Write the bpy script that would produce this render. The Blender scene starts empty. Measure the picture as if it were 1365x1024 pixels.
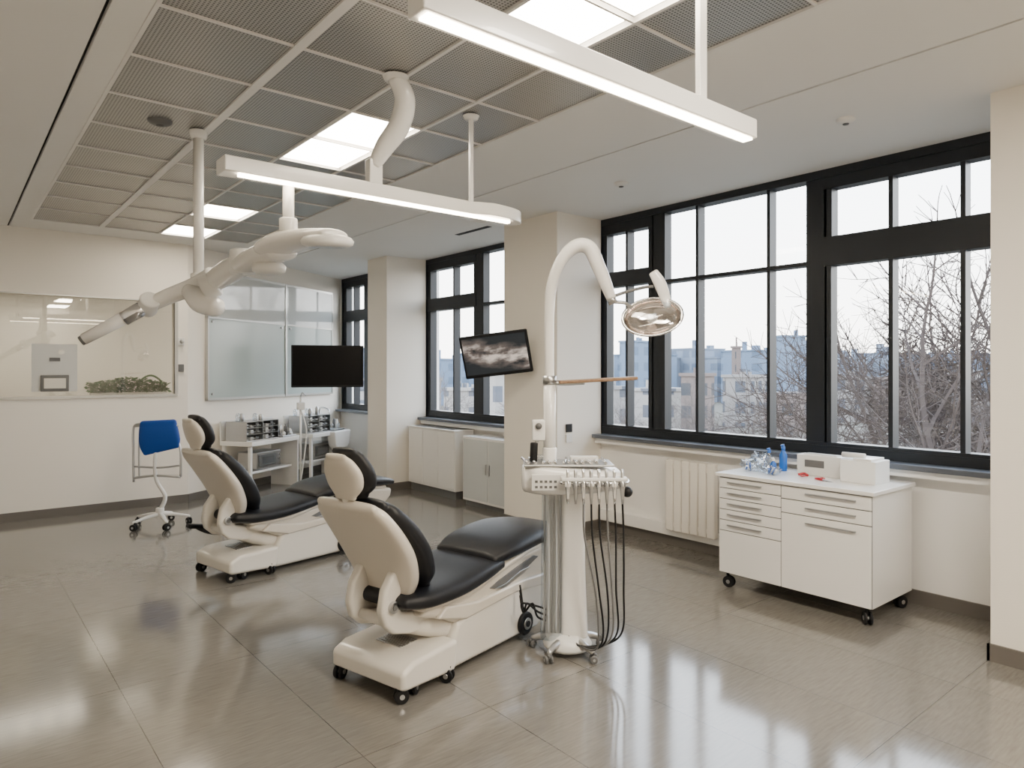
import bpy, bmesh, math, random
from mathutils import Vector, Matrix, Quaternion
random.seed(7)
scene = bpy.context.scene
COL = scene.collection
R = math.radians

# ------------------------------------------------------------------ materials
def newmat(name):
    m = bpy.data.materials.new(name); m.use_nodes = True
    nt = m.node_tree
    return m, nt, nt.nodes['Principled BSDF'], nt.nodes['Material Output']

def mat(name, col, rough=0.5, metal=0.0, noise=0.0, nscale=8.0, coat=0.0, bump=0.0, bscale=200.0, emit=None, estr=0.0, spec=0.5):
    m, nt, b, o = newmat(name)
    b.inputs['Base Color'].default_value = (*col, 1)
    b.inputs['Roughness'].default_value = rough
    b.inputs['Metallic'].default_value = metal
    b.inputs['Coat Weight'].default_value = coat
    b.inputs['Specular IOR Level'].default_value = spec
    if emit:
        b.inputs['Emission Color'].default_value = (*emit, 1)
        b.inputs['Emission Strength'].default_value = estr
    if noise > 0:
        n = nt.nodes.new('ShaderNodeTexNoise'); n.inputs['Scale'].default_value = nscale
        n.inputs['Detail'].default_value = 4
        g = nt.nodes.new('ShaderNodeNewGeometry')
        nt.links.new(g.outputs['Position'], n.inputs['Vector'])
        mx = nt.nodes.new('ShaderNodeMix'); mx.data_type = 'RGBA'
        mx.inputs['A'].default_value = (*[c*(1-noise) for c in col], 1)
        mx.inputs['B'].default_value = (*[min(1, c*(1+noise)) for c in col], 1)
        nt.links.new(n.outputs['Fac'], mx.inputs['Factor'])
        nt.links.new(mx.outputs['Result'], b.inputs['Base Color'])
    if bump > 0:
        n = nt.nodes.new('ShaderNodeTexNoise'); n.inputs['Scale'].default_value = bscale
        bp = nt.nodes.new('ShaderNodeBump'); bp.inputs['Strength'].default_value = bump
        bp.inputs['Distance'].default_value = 0.002
        nt.links.new(n.outputs['Fac'], bp.inputs['Height'])
        nt.links.new(bp.outputs['Normal'], b.inputs['Normal'])
    return m

def emis(name, col, s):
    m, nt, b, o = newmat(name)
    e = nt.nodes.new('ShaderNodeEmission')
    e.inputs['Color'].default_value = (*col, 1); e.inputs['Strength'].default_value = s
    nt.links.new(e.outputs[0], o.inputs['Surface'])
    return m

def glassmat(name, tint=(1, 1, 1), gl=0.07, rough=0.0):
    m, nt, b, o = newmat(name)
    t = nt.nodes.new('ShaderNodeBsdfTransparent'); t.inputs['Color'].default_value = (*tint, 1)
    g = nt.nodes.new('ShaderNodeBsdfGlossy'); g.inputs['Roughness'].default_value = rough
    mx = nt.nodes.new('ShaderNodeMixShader'); mx.inputs[0].default_value = gl
    nt.links.new(t.outputs[0], mx.inputs[1]); nt.links.new(g.outputs[0], mx.inputs[2])
    nt.links.new(mx.outputs[0], o.inputs['Surface'])
    return m

class NB:
    def __init__(s, nt): s.nt = nt
    def m(s, op, a, b=None):
        n = s.nt.nodes.new('ShaderNodeMath'); n.operation = op
        for i, v in enumerate((a, b)):
            if v is None: continue
            if isinstance(v, (int, float)): n.inputs[i].default_value = v
            else: s.nt.links.new(v, n.inputs[i])
        return n.outputs[0]
    def comb(s, x, y, z):
        n = s.nt.nodes.new('ShaderNodeCombineXYZ')
        for i, v in enumerate((x, y, z)):
            if isinstance(v, (int, float)): n.inputs[i].default_value = v
            else: s.nt.links.new(v, n.inputs[i])
        return n.outputs[0]
    def pos(s):
        g = s.nt.nodes.new('ShaderNodeNewGeometry')
        x = s.nt.nodes.new('ShaderNodeSeparateXYZ'); s.nt.links.new(g.outputs['Position'], x.inputs[0])
        return x.outputs
    def mix(s, f, a, b):
        n = s.nt.nodes.new('ShaderNodeMix'); n.data_type = 'RGBA'
        for k, v in (('Factor', f), ('A', a), ('B', b)):
            if isinstance(v, tuple): n.inputs[k].default_value = (*v, 1)
            elif isinstance(v, (int, float)): n.inputs[k].default_value = v
            else: s.nt.links.new(v, n.inputs[k])
        return n.outputs['Result']
    def noise(s, vec, scale, detail=4):
        n = s.nt.nodes.new('ShaderNodeTexNoise'); n.inputs['Scale'].default_value = scale
        n.inputs['Detail'].default_value = detail
        s.nt.links.new(vec, n.inputs['Vector']); return n.outputs['Fac']

def floor_material():
    m, nt, b, o = newmat('floor_tile_mat'); k = NB(nt); p = k.pos()
    tx = k.m('DIVIDE', k.m('SUBTRACT', p[0], 0.024), 0.66)
    ty = k.m('DIVIDE', k.m('SUBTRACT', p[1], 1.27), 1.33)
    fx, fy = k.m('FRACT', tx), k.m('FRACT', ty)
    jx = k.m('MULTIPLY', k.m('MINIMUM', fx, k.m('SUBTRACT', 1.0, fx)), 0.66)
    jy = k.m('MULTIPLY', k.m('MINIMUM', fy, k.m('SUBTRACT', 1.0, fy)), 1.33)
    joint = k.m('MULTIPLY', k.m('LESS_THAN', k.m('MINIMUM', jx, jy), 0.0018), 0.75)
    wn = nt.nodes.new('ShaderNodeTexWhiteNoise'); wn.noise_dimensions = '2D'
    nt.links.new(k.comb(k.m('FLOOR', tx), k.m('FLOOR', ty), 0.0), wn.inputs['Vector'])
    streak = k.noise(k.comb(k.m('MULTIPLY', p[0], 3.0), k.m('MULTIPLY', p[1], 26.0), 0.0), 3.0, 6)
    blotch = k.noise(k.comb(p[0], p[1], 0.0), 1.6, 3)
    c1 = k.mix(streak, (0.095, 0.088, 0.078), (0.245, 0.228, 0.204))
    c2 = k.mix(k.m('MULTIPLY', wn.outputs['Value'], 0.28), c1, (0.135, 0.125, 0.112))
    c3 = k.mix(k.m('MULTIPLY', blotch, 0.35), c2, (0.18, 0.167, 0.149))
    c4 = k.mix(joint, c3, (0.018, 0.016, 0.014))
    nt.links.new(c4, b.inputs['Base Color'])
    nt.links.new(k.m('ADD', k.m('MULTIPLY', streak, 0.11), 0.06), b.inputs['Roughness'])
    b.inputs['Specular IOR Level'].default_value = 1.0
    bp = nt.nodes.new('ShaderNodeBump'); bp.inputs['Strength'].default_value = 0.022; bp.inputs['Distance'].default_value = 0.003
    nt.links.new(streak, bp.inputs['Height']); nt.links.new(bp.outputs[0], b.inputs['Normal'])
    return m

def perf_material():
    m, nt, b, o = newmat('perforated_panel_mat'); k = NB(nt); p = k.pos()
    fx = k.m('SUBTRACT', k.m('FRACT', k.m('MULTIPLY', p[0], 60.0)), 0.5)
    fy = k.m('SUBTRACT', k.m('FRACT', k.m('MULTIPLY', p[1], 60.0)), 0.5)
    r2 = k.m('ADD', k.m('MULTIPLY', fx, fx), k.m('MULTIPLY', fy, fy))
    hole = k.m('LESS_THAN', r2, 0.085)
    c = k.mix(hole, (0.40, 0.395, 0.38), (0.085, 0.085, 0.083))
    nt.links.new(c, b.inputs['Base Color'])
    b.inputs['Roughness'].default_value = 0.32; b.inputs['Metallic'].default_value = 0.45
    return m

def wood_material():
    m, nt, b, o = newmat('wood_tray_mat'); k = NB(nt); p = k.pos()
    n = k.noise(k.comb(k.m('MULTIPLY', p[0], 3.0), k.m('MULTIPLY', p[1], 30.0), p[2]), 3.0, 5)
    nt.links.new(k.mix(n, (0.14, 0.075, 0.04), (0.30, 0.19, 0.11)), b.inputs['Base Color'])
    b.inputs['Roughness'].default_value = 0.4
    return m

def building_material(name, wall, win, sx, sz):
    m, nt, b, o = newmat(name); k = NB(nt); p = k.pos()
    h = k.m('ADD', p[0], p[1])
    fx = k.m('FRACT', k.m('MULTIPLY', h, sx)); fz = k.m('FRACT', k.m('MULTIPLY', p[2], sz))
    w = k.m('MULTIPLY', k.m('GREATER_THAN', fx, 0.5), k.m('GREATER_THAN', fz, 0.45))
    nt.links.new(k.mix(w, wall, win), b.inputs['Base Color'])
    b.inputs['Roughness'].default_value = 0.9
    b.inputs['Specular IOR Level'].default_value = 0.1
    return m

M_WALL = mat('wall_paint_cream', (0.83, 0.78, 0.70), 0.6, noise=0.015, nscale=2)
M_WALLW = mat('wall_paint_white', (0.86, 0.84, 0.805), 0.55, noise=0.015, nscale=2)
M_CEIL = mat('ceiling_paint', (0.80, 0.785, 0.755), 0.6, noise=0.015, nscale=2)
M_FLOOR = floor_material()
M_PERF = perf_material()
M_TBAR = mat('tbar_white', (0.76, 0.74, 0.71), 0.4)
M_BASE = mat('baseboard_grey', (0.125, 0.112, 0.098), 0.4)
M_DARK = mat('groove_dark', (0.015, 0.015, 0.015), 0.8)
M_FRAME = mat('window_frame_anthracite', (0.012, 0.015, 0.020), 0.38, noise=0.1, spec=0.35)
M_SILL = mat('sill_slate', (0.085, 0.095, 0.115), 0.3, noise=0.08)
M_GLASS = glassmat('window_glass', (0.97, 0.99, 1.0), 0.03)
M_WHITE = mat('white_enamel', (0.82, 0.805, 0.775), 0.25, coat=0.3)
M_WHITE2 = mat('white_plastic', (0.72, 0.71, 0.685), 0.35)
M_CREAM = mat('chair_shell_cream', (0.62, 0.57, 0.495), 0.3, coat=0.35, noise=0.015)
M_CREAM2 = mat('chair_base_cream', (0.68, 0.645, 0.585), 0.3, coat=0.3, noise=0.015)
M_LEATH = mat('black_leather', (0.006, 0.0065, 0.009), 0.42, bump=0.25, bscale=250, spec=0.35)
M_BLACK = mat('black_rubber', (0.006, 0.006, 0.007), 0.5, spec=0.3)
M_SCREEN = mat('screen_glass', (0.003, 0.003, 0.004), 0.15, spec=0.12)
M_CHROME = mat('chrome', (0.78, 0.78, 0.79), 0.12, metal=1.0)
M_STEEL = mat('steel_brushed', (0.50, 0.50, 0.50), 0.3, metal=1.0)
M_COPPER = mat('warm_reflector', (0.85, 0.74, 0.67), 0.10, metal=1.0)
M_WOOD = wood_material()
M_BLUE = mat('blue_fabric', (0.004, 0.055, 0.30), 0.5, bump=0.5, bscale=60, spec=0.3)
M_BLUEP = mat('blue_plastic', (0.01, 0.12, 0.50), 0.3)
M_RED = mat('red_plastic', (0.42, 0.008, 0.015), 0.35)
M_CLEAR = glassmat('clear_plastic', (0.84, 0.88, 0.92), 0.20, 0.08)
M_FROST = mat('frosted_glass', (0.42, 0.48, 0.465), 0.12, spec=0.8)
M_FROST2 = mat('whiteboard_glass', (0.58, 0.60, 0.59), 0.06, spec=0.9)
M_ALU = mat('aluminium_trim', (0.50, 0.50, 0.48), 0.3, metal=0.8)
M_LED = emis('led_warm', (1.0, 0.84, 0.62), 27.0)
M_PANEL = emis('light_panel_warm', (1.0, 0.88, 0.70), 26.0)
M_GREEN = mat('leaf_green', (0.02, 0.12, 0.02), 0.6, noise=0.4, nscale=20, spec=0.1)
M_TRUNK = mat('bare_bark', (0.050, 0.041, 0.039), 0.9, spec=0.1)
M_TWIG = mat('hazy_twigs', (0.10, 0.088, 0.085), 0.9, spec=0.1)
M_PAPER = mat('paper_white', (0.80, 0.80, 0.78), 0.6)
M_CARD = mat('card_grey', (0.60, 0.60, 0.58), 0.6)
M_GREY = mat('grey_plastic', (0.12, 0.12, 0.12), 0.4)

# ------------------------------------------------------------------ mesh helpers
def link(name, me, m=None, parent=None, smooth=False, bevel=0.0, seg=2):
    ob = bpy.data.objects.new(name, me); COL.objects.link(ob)
    if m: me.materials.append(m)
    if parent: ob.parent = parent
    if smooth:
        for p in me.polygons: p.use_smooth = True
    if bevel > 0:
        md = ob.modifiers.new('bevel', 'BEVEL'); md.width = bevel; md.segments = seg
        md.limit_method = 'ANGLE'; md.angle_limit = R(40)
        for p in me.polygons: p.use_smooth = True
        md2 = ob.modifiers.new('wn', 'WEIGHTED_NORMAL'); md2.keep_sharp = True
    return ob

def empty(name, loc=(0, 0, 0), rz=0.0):
    e = bpy.data.objects.new(name, None); COL.objects.link(e)
    e.location = loc; e.rotation_euler = (0, 0, rz); e.empty_display_size = 0.1
    return e

def multibox(name, boxes, m, parent=None, bevel=0.0):
    """boxes: (x0,x1,y0,y1,z0,z1)"""
    vs, fs = [], []
    for (x0, x1, y0, y1, z0, z1) in boxes:
        b = len(vs)
        vs += [(x0, y0, z0), (x1, y0, z0), (x1, y1, z0), (x0, y1, z0), (x0, y0, z1), (x1, y0, z1), (x1, y1, z1), (x0, y1, z1)]
        fs += [tuple(b + i for i in f) for f in ((0, 3, 2, 1), (4, 5, 6, 7), (0, 1, 5, 4), (1, 2, 6, 5), (2, 3, 7, 6), (3, 0, 4, 7))]
    me = bpy.data.meshes.new(name); me.from_pydata(vs, [], fs); me.update()
    return link(name, me, m, parent, bevel=bevel)

def box(name, c, s, m, parent=None, bevel=0.0, rot=(0, 0, 0), seg=2):
    x, y, z = s[0]/2, s[1]/2, s[2]/2
    ob = multibox(name, [(-x, x, -y, y, -z, z)], m, parent, 0)
    if bevel > 0:
        md = ob.modifiers.new('bevel', 'BEVEL'); md.width = bevel; md.segments = seg
        for p in ob.data.polygons: p.use_smooth = True
        ob.modifiers.new('wn', 'WEIGHTED_NORMAL')
    ob.location = c; ob.rotation_euler = rot
    return ob

def prism(name, poly, y0, y1, m, parent=None, bevel=0.01, seg=3):
    """poly in XZ, extruded along Y"""
    n = len(poly)
    vs = [(x, y0, z) for x, z in poly] + [(x, y1, z) for x, z in poly]
    fs = [tuple(range(n)), tuple(range(2*n-1, n-1, -1))]
    for i in range(n):
        j = (i+1) % n
        fs.append((i, i+n, j+n, j))
    me = bpy.data.meshes.new(name); me.from_pydata(vs, [], fs)
    bm = bmesh.new(); bm.from_mesh(me); bmesh.ops.recalc_face_normals(bm, faces=bm.faces); bm.to_mesh(me); bm.free()
    return link(name, me, m, parent, bevel=bevel, seg=seg)

def catmull(P, sub):
    if len(P) < 3 or sub <= 1: return [tuple(p) for p in P]
    out = []
    n = len(P)
    for i in range(n-1):
        p0, p1, p2, p3 = P[max(i-1, 0)], P[i], P[i+1], P[min(i+2, n-1)]
        for k in range(sub):
            t = k/sub
            out.append(tuple(0.5*((2*b) + (c-a)*t + (2*a-5*b+4*c-d)*t*t + (-a+3*b-3*c+d)*t**3) for a, b, c, d in zip(p0, p1, p2, p3)))
    out.append(tuple(P[-1])); return out

def loft(name, rings, m, parent=None, smooth=True):
    n = len(rings[0]); vs = [v for r in rings for v in r]; fs = []
    for i in range(len(rings)-1):
        for j in range(n):
            k = (j+1) % n
            fs.append((i*n+j, i*n+k, (i+1)*n+k, (i+1)*n+j))
    fs.append(tuple(range(n-1, -1, -1))); b = (len(rings)-1)*n; fs.append(tuple(range(b, b+n)))
    me = bpy.data.meshes.new(name); me.from_pydata([tuple(v) for v in vs], [], fs)
    bm = bmesh.new(); bm.from_mesh(me); bmesh.ops.recalc_face_normals(bm, faces=bm.faces); bm.to_mesh(me); bm.free()
    return link(name, me, m, parent, smooth=smooth)

def sweep(name, st, m, parent=None, side=(0, 1, 0), exp=3.0, n=28, sub=5, cap=None):
    """st: (x,y,z,halfwidth,halfthick) ; rounded ends"""
    S = catmull(st, sub); side = Vector(side).normalized()
    P = [Vector(s[:3]) for s in S]; T = []
    for i in range(len(P)):
        a, b = P[max(i-1, 0)], P[min(i+1, len(P)-1)]
        T.append((b-a).normalized())
    full = []
    def capr(i): return cap if cap is not None else min(S[i][3], S[i][4])
    c0 = capr(0)
    for t in (88, 70, 50, 30, 15):
        a = R(t); full.append((P[0]-T[0]*c0*math.sin(a), T[0], max(S[0][3]-c0*(1-math.cos(a)), 1e-4), max(S[0][4]*(math.cos(a) if cap is None else 1) - (0 if cap is None else c0*(1-math.cos(a))), 1e-4)))
    for i in range(len(P)): full.append((P[i], T[i], S[i][3], S[i][4]))
    c1 = capr(-1)
    for t in (15, 30, 50, 70, 88):
        a = R(t); full.append((P[-1]+T[-1]*c1*math.sin(a), T[-1], max(S[-1][3]-c1*(1-math.cos(a)), 1e-4), max(S[-1][4]*(math.cos(a) if cap is None else 1) - (0 if cap is None else c1*(1-math.cos(a))), 1e-4)))
    rings = []
    for p, t, hw, ht in full:
        s = (side - t*side.dot(t)).normalized(); nn = s.cross(t)
        ring = []
        for j in range(n):
            a = 2*math.pi*j/n; ca, sa = math.cos(a), math.sin(a)
            ring.append(p + s*hw*math.copysign(abs(ca)**(2/exp), ca) + nn*ht*math.copysign(abs(sa)**(2/exp), sa))
        rings.append(ring)
    return loft(name, rings, m, parent)

def tube(name, pts, r, m, parent=None, n=12, sub=6):
    """r float or list"""
    rs = r if isinstance(r, (list, tuple)) else [r]*len(pts)
    S = catmull([(*p, q) for p, q in zip(pts, rs)], sub if len(pts) > 2 else 1)
    P = [Vector(s[:3]) for s in S]
    T = [(P[min(i+1, len(P)-1)]-P[max(i-1, 0)]).normalized() for i in range(len(P))]
    u = T[0].orthogonal().normalized(); rings = []
    for i, p in enumerate(P):
        u = (u - T[i]*u.dot(T[i])).normalized(); v = T[i].cross(u)
        rings.append([p + (u*math.cos(2*math.pi*j/n) + v*math.sin(2*math.pi*j/n))*S[i][3] for j in range(n)])
    ob = loft(name, rings, m, parent)
    return ob

def cyl(name, a, b, r, m, parent=None, r2=None, n=24, bevel=0.0):
    a, b = Vector(a), Vector(b); t = (b-a).normalized(); u = t.orthogonal().normalized(); v = t.cross(u)
    rings = [[p + (u*math.cos(2*math.pi*j/n)+v*math.sin(2*math.pi*j/n))*q for j in range(n)] for p, q in ((a, r), (b, r if r2 is None else r2))]
    ob = loft(name, rings, m, parent, smooth=False)
    for p in ob.data.polygons: p.use_smooth = len(p.vertices) == 4
    if bevel > 0:
        md = ob.modifiers.new('bevel', 'BEVEL'); md.width = bevel; md.segments = 2; md.limit_method = 'ANGLE'; md.angle_limit = R(50)
    return ob

def lathe(name, prof, loc, m, parent=None, n=28, rot=(0, 0, 0), scale=(1, 1, 1)):
    vs, fs = [], []
    for r, z in prof:
        for j in range(n):
            a = 2*math.pi*j/n; vs.append((r*math.cos(a), r*math.sin(a), z))
    for i in range(len(prof)-1):
        for j in range(n):
            k = (j+1) % n; fs.append((i*n+j, i*n+k, (i+1)*n+k, (i+1)*n+j))
    me = bpy.data.meshes.new(name); me.from_pydata(vs, [], fs)
    bm = bmesh.new(); bm.from_mesh(me); bmesh.ops.remove_doubles(bm, verts=bm.verts, dist=1e-5)
    bmesh.ops.recalc_face_normals(bm, faces=bm.faces); bm.to_mesh(me); bm.free()
    ob = link(name, me, m, parent, smooth=True)
    ob.location = loc; ob.rotation_euler = rot; ob.scale = scale
    return ob

def ball(name, c, s, m, parent=None, rot=(0, 0, 0)):
    prof = [(math.sin(R(a)), -math.cos(R(a))) for a in range(0, 181, 12)]
    return lathe(name, prof, c, m, parent, n=24, rot=rot, scale=s)

def caster(parent, x, y, r=0.035, top=0.09, ang=0.0, i=1, m=M_BLACK):
    dx, dy = math.cos(ang), math.sin(ang); px, py = -dy, dx
    for s in (-1, 1):
        cyl(f'caster_{i}_wheel_{"a" if s<0 else "b"}', (x+px*s*0.008, y+py*s*0.008, r), (x+px*s*0.024, y+py*s*0.024, r), r, m, parent, bevel=0.005)
    cyl(f'caster_{i}_hub', (x-px*0.026, y-py*0.026, r), (x+px*0.026, y+py*0.026, r), r*0.35, M_STEEL, parent, n=12)
    tube(f'caster_{i}_fork', [(x, y, r*1.0), (x+dx*0.006, y+dy*0.006, r*1.5), (x+dx*0.012, y+dy*0.012, top)], [0.007, 0.011, 0.011], m, parent, n=8, sub=3)

# ------------------------------------------------------------------ room shell
H = 3.13
XW = 5.16
multibox('floor', [(-1.8, 5.45, -2.2, 11.3, -0.12, 0.0)], M_FLOOR)
GX0, GX1, GY0, GY1 = 0.68, 2.84, -0.9, 8.45
multibox('ceiling', [
    (-1.8, 0.52, -2.2, 11.3, H, H+0.2), (0.54, GX0, -2.2, 11.3, H, H+0.2),
    (GX0, GX1, -2.2, GY0, H, H+0.2), (GX0, GX1, GY1, 11.3, H, H+0.2),
    (GX1, 3.615, -2.2, 11.3, H, H+0.2), (3.635, 5.45, -2.2, 11.3, H, H+0.2)], M_CEIL)
multibox('trim_1', [(0.52, 0.54, -2.2, 11.3, H+0.03, H+0.05), (3.615, 3.635, -2.2, 11.3, H+0.03, H+0.05)], M_DARK)
multibox('trim_9', [(4.44, 4.50, 5.80, 6.40, H-0.004, H+0.01)], M_DARK)
# perforated metal grid ceiling
xs = [GX0, 1.30, 1.86, 2.35, GX1]
pit = 0.583
ys = []
y = 3.17
while y > GY0: y -= pit
while y < GY1-0.2:
    ys.append(y); y += pit
ys[0] = GY0
ys.append(GY1)
lights = set()
for i in range(len(ys)-1):
    c = (ys[i]+ys[i+1])/2
    if 1.6 < c < 2.55 or 3.8 < c < 5.0 or 6.5 < c < 7.1 or 7.6 < c < 8.3 or -0.2 < c < 0.5: lights.add(i)  # last range lights an added cell out of view, as warm fill
pan, lit = [], []
for i in range(len(ys)-1):
    for j in range(4):
        bx = (xs[j], xs[j+1], ys[i], ys[i+1], H+0.008, H+0.022)
        if j == 2 and i in lights:
            lit.append((xs[j]+0.035, xs[j+1]-0.035, ys[i]+0.03, ys[i+1]-0.03, H+0.010, H+0.022))
        else: pan.append(bx)
grid = empty('ceiling_grid')
multibox('perforated_panels', pan, M_PERF, grid)
multibox('recessed_light_lens', lit, M_PANEL, grid)
multibox('light_housing', [(a-0.04, b+0.04, c-0.04, d+0.04, H+0.022, H+0.05) for a, b, c, d, e, f in lit], M_WHITE, grid)
bars = [(xx-w, xx+w, GY0, GY1, H-0.004, H+0.03) for xx, w in ((xs[0]+0.010, 0.010), (xs[1], 0.024), (xs[2], 0.009), (xs[3], 0.009), (xs[4]-0.010, 0.010))]
bars += [(GX0, GX1, yy-0.006, yy+0.006, H-0.002, H+0.03) for yy in ys]
multibox('t_bars', bars, M_TBAR, grid)
multibox('plenum_deck', [(GX0-0.02, GX1+0.02, GY0-0.02, GY1+0.02, H+0.19, H+0.2)], M_DARK, grid)

# window side wall
multibox('wall_right', [
    (XW, 5.42, -2.2, 11.3, 0, 0.93),
    (XW, 5.42, -2.2, 1.0, 0.93, H),
    (XW, 5.42, 4.9, 5.6, 0.93, H), (XW, 5.42, 8.2, 8.62, 0.93, H), (XW, 5.42, 10.78, 11.3, 0.93, H)], M_WALLW)
PX = 4.55
for i, (x0, a, b) in enumerate(((PX, 4.84, 5.65), (PX, 8.14, 8.67), (4.46, 0.45, 1.26))):
    p = multibox('pillar', [(x0, XW, a, b, 0, H)], M_WALL)
    multibox('trim_%d' % (i+2), [(x0-0.014, x0, a-0.014, b+0.014, 0, 0.095), (x0-0.014, XW, a-0.014, a, 0, 0.095), (x0-0.014, XW, b, b+0.014, 0, 0.095)], M_BASE)
multibox('baseboard_right', [(XW-0.014, XW, 1.275, 4.825, 0, 0.095), (XW-0.014, XW, 5.665, 8.125, 0, 0.095), (XW-0.014, XW, 8.685, 10.7, 0, 0.095)], M_BASE)
multibox('trim_5', [(5.02, 5.2, 1.27, 4.835, 0.925, 0.962), (5.02, 5.2, 5.66, 8.135, 0.925, 0.962), (5.02, 5.2, 8.68, 10.7, 0.925, 0.962)], M_SILL, bevel=0.004)
multibox('trim_6', [(5.06, XW, 1.28, 4.83, 0.875, 0.925), (5.06, XW, 5.67, 8.12, 0.875, 0.925)], M_WALLW)
multibox('trim_7', [(5.10, XW, 2.9, 4.82, 0.10, 0.21)], M_WALLW, bevel=0.004)

# windows
def window(name, y0, y1, uprights, rails, thick):
    """uprights: (y,w,z0,z1) ; rails: (y0,y1,z,w)"""
    e = empty(name)
    z0, z1 = 0.955, H
    f = [(5.17, 5.30, y0, y0+thick, z0, z1), (5.17, 5.30, y1-thick, y1, z0, z1), (5.17, 5.30, y0, y1, z0, z0+0.075), (5.17, 5.30, y0, y1, z1-0.06, z1)]
    for (yy, w, a, b) in uprights: f.append((5.185, 5.285, yy-w/2, yy+w/2, a, b))
    for (a, b, z, w) in rails: f.append((5.18, 5.29, a, b, z-w/2, z+w/2))
    multibox('frame', f, M_FRAME, e)
    multibox('glass', [(5.232, 5.236, y0+0.01, y1-0.01, z0+0.01, z1-0.01)], M_GLASS, e)
    return e
T = 2.53
window('window_1', 1.0, 4.9,
       [(4.13, 0.15, 1.0, H), (2.61, 0.16, 1.0, H), (3.70, 0.028, 1.0, H), (3.01, 0.028, 1.0, H),
        (2.07, 0.03, 1.0, H), (1.62, 0.03, 1.0, H), (4.52, 0.028, 1.0, H),
        (2.52, 0.06, 2.6, H), (4.22, 0.06, 1.0, H), (4.82, 0.08, 1.0, H), (2.52, 0.05, 1.0, 2.45), (1.2, 0.1, 1.0, H)],
       [(1.0, 2.55, T, 0.17), (1.0, 2.55, 3.04, 0.12), (1.0, 2.55, 2.42, 0.05), (4.2, 4.9, T-0.02, 0.15), (4.2, 4.9, 3.04, 0.14), (2.68, 4.06, 2.43, 0.03), (1.0, 4.9, 1.035, 0.04)], 0.06)
window('window_2', 5.6, 8.2,
       [(6.93, 0.16, 1.0, H), (6.35, 0.028, 1.0, H), (5.9, 0.028, 1.0, H), (7.5, 0.03, 1.0, H), (8.1, 0.09, 1.0, H), (7.03, 0.05, 1.0, H)],
       [(7.0, 8.2, T-0.03, 0.17), (7.0, 8.2, 3.04, 0.14), (5.6, 6.86, 2.43, 0.03), (5.6, 8.2, 1.035, 0.04)], 0.06)
window('window_3', 8.6, 10.8,
       [(9.3, 0.03, 1.0, H), (9.95, 0.12, 1.0, H), (10.7, 0.14, 1.0, H), (10.35, 0.03, 1.0, H)],
       [(8.6, 10.8, T-0.03, 0.17), (8.6, 10.8, 3.04, 0.14), (8.6, 10.8, 1.035, 0.04)], 0.06)

# back wall with interior window, and oblique continuation
YB = 9.0
OX0, OX1, OZ0, OZ1 = -1.2, 2.15, 1.32, 2.42
multibox('wall_back', [(-1.8, 2.3, YB, YB+0.12, 0, OZ0), (-1.8, 2.3, YB, YB+0.12, OZ1, H), (OX1, 2.3, YB, YB+0.12, OZ0, OZ1), (-1.8, OX0, YB, YB+0.12, OZ0, OZ1)], M_WALL)
multibox('baseboard_back', [(-1.6, 2.3, YB-0.014, YB, 0, 0.095)], M_BASE)
ang = math.atan2(1.8, 2.86); L = math.hypot(1.8, 2.86)
ob = multibox('wall_back_angled', [(0, L, 0, 0.12, 0, H)], M_WALL); ob.location = (2.3, YB, 0); ob.rotation_euler = (0, 0, ang)
ob = multibox('baseboard_back_angled', [(0, L-0.05, -0.014, 0, 0, 0.095)], M_BASE); ob.location = (2.3, YB, 0); ob.rotation_euler = (0, 0, ang)
multibox('wall_left', [(-1.8, -1.6, -2.2, 11.3, 0, H)], M_WALL)
multibox('wall_rear', [(-1.6, 5.16, -2.2, -2.0, 0, H)], M_WALL)
# adjoining room seen through the interior window
multibox('wall_adjoining_room', [(-1.6, 2.9, 10.9, 11.0, 0, H)], M_WALL)
multibox('ceiling_adjoining_room', [(-1.6, 2.25, 9.12, 10.9, 2.62, 2.70)], M_CEIL)
w4 = empty('window_4')
multibox('frame', [(OX0, OX1+0.03, YB-0.02, YB+0.03, OZ0-0.03, OZ0), (OX1, OX1+0.035, YB-0.02, YB+0.03, OZ0, OZ1), (OX0, OX1+0.03, YB-0.008, YB+0.03, OZ1, OZ1+0.012)], M_ALU, w4)
multibox('glass', [(OX0, OX1, YB+0.02, YB+0.026, OZ0, OZ1)], glassmat('partition_glass', (0.80, 0.80, 0.77), 0.08), w4)
dl = empty('recessed_downlight', (0.95, 10.0, 2.62))
for i in range(3):
    lathe('lens_%d' % i, [(0.0, 0.0), (0.05, 0.0), (0.05, -0.006), (0, -0.006)], (i*0.22-0.2, 0, -0.001), M_LED, dl)
    lathe('rim_%d' % i, [(0.05, 0.0), (0.065, 0.0), (0.06, -0.01), (0.05, -0.008)], (i*0.22-0.2, 0, 0), M_WHITE, dl)
wp = empty('wall_control_panel', (1.02, 8.995, 1.6))
box('backing_card', (-0.08, 0, 0.03), (0.42, 0.006, 0.52), M_CARD, wp)
box('display', (-0.08, -0.012, -0.14), (0.26, 0.02, 0.18), M_GREY, wp, 0.006)
box('display_face', (-0.08, -0.024, -0.14), (0.20, 0.004, 0.11), M_ALU, wp)
box('printed_label', (-0.08, -0.005, 0.12), (0.10, 0.004, 0.04), M_GREY, wp)
box('printed_label_b', (-0.02, -0.005, 0.20), (0.05, 0.004, 0.05), M_ALU, wp)
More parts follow.
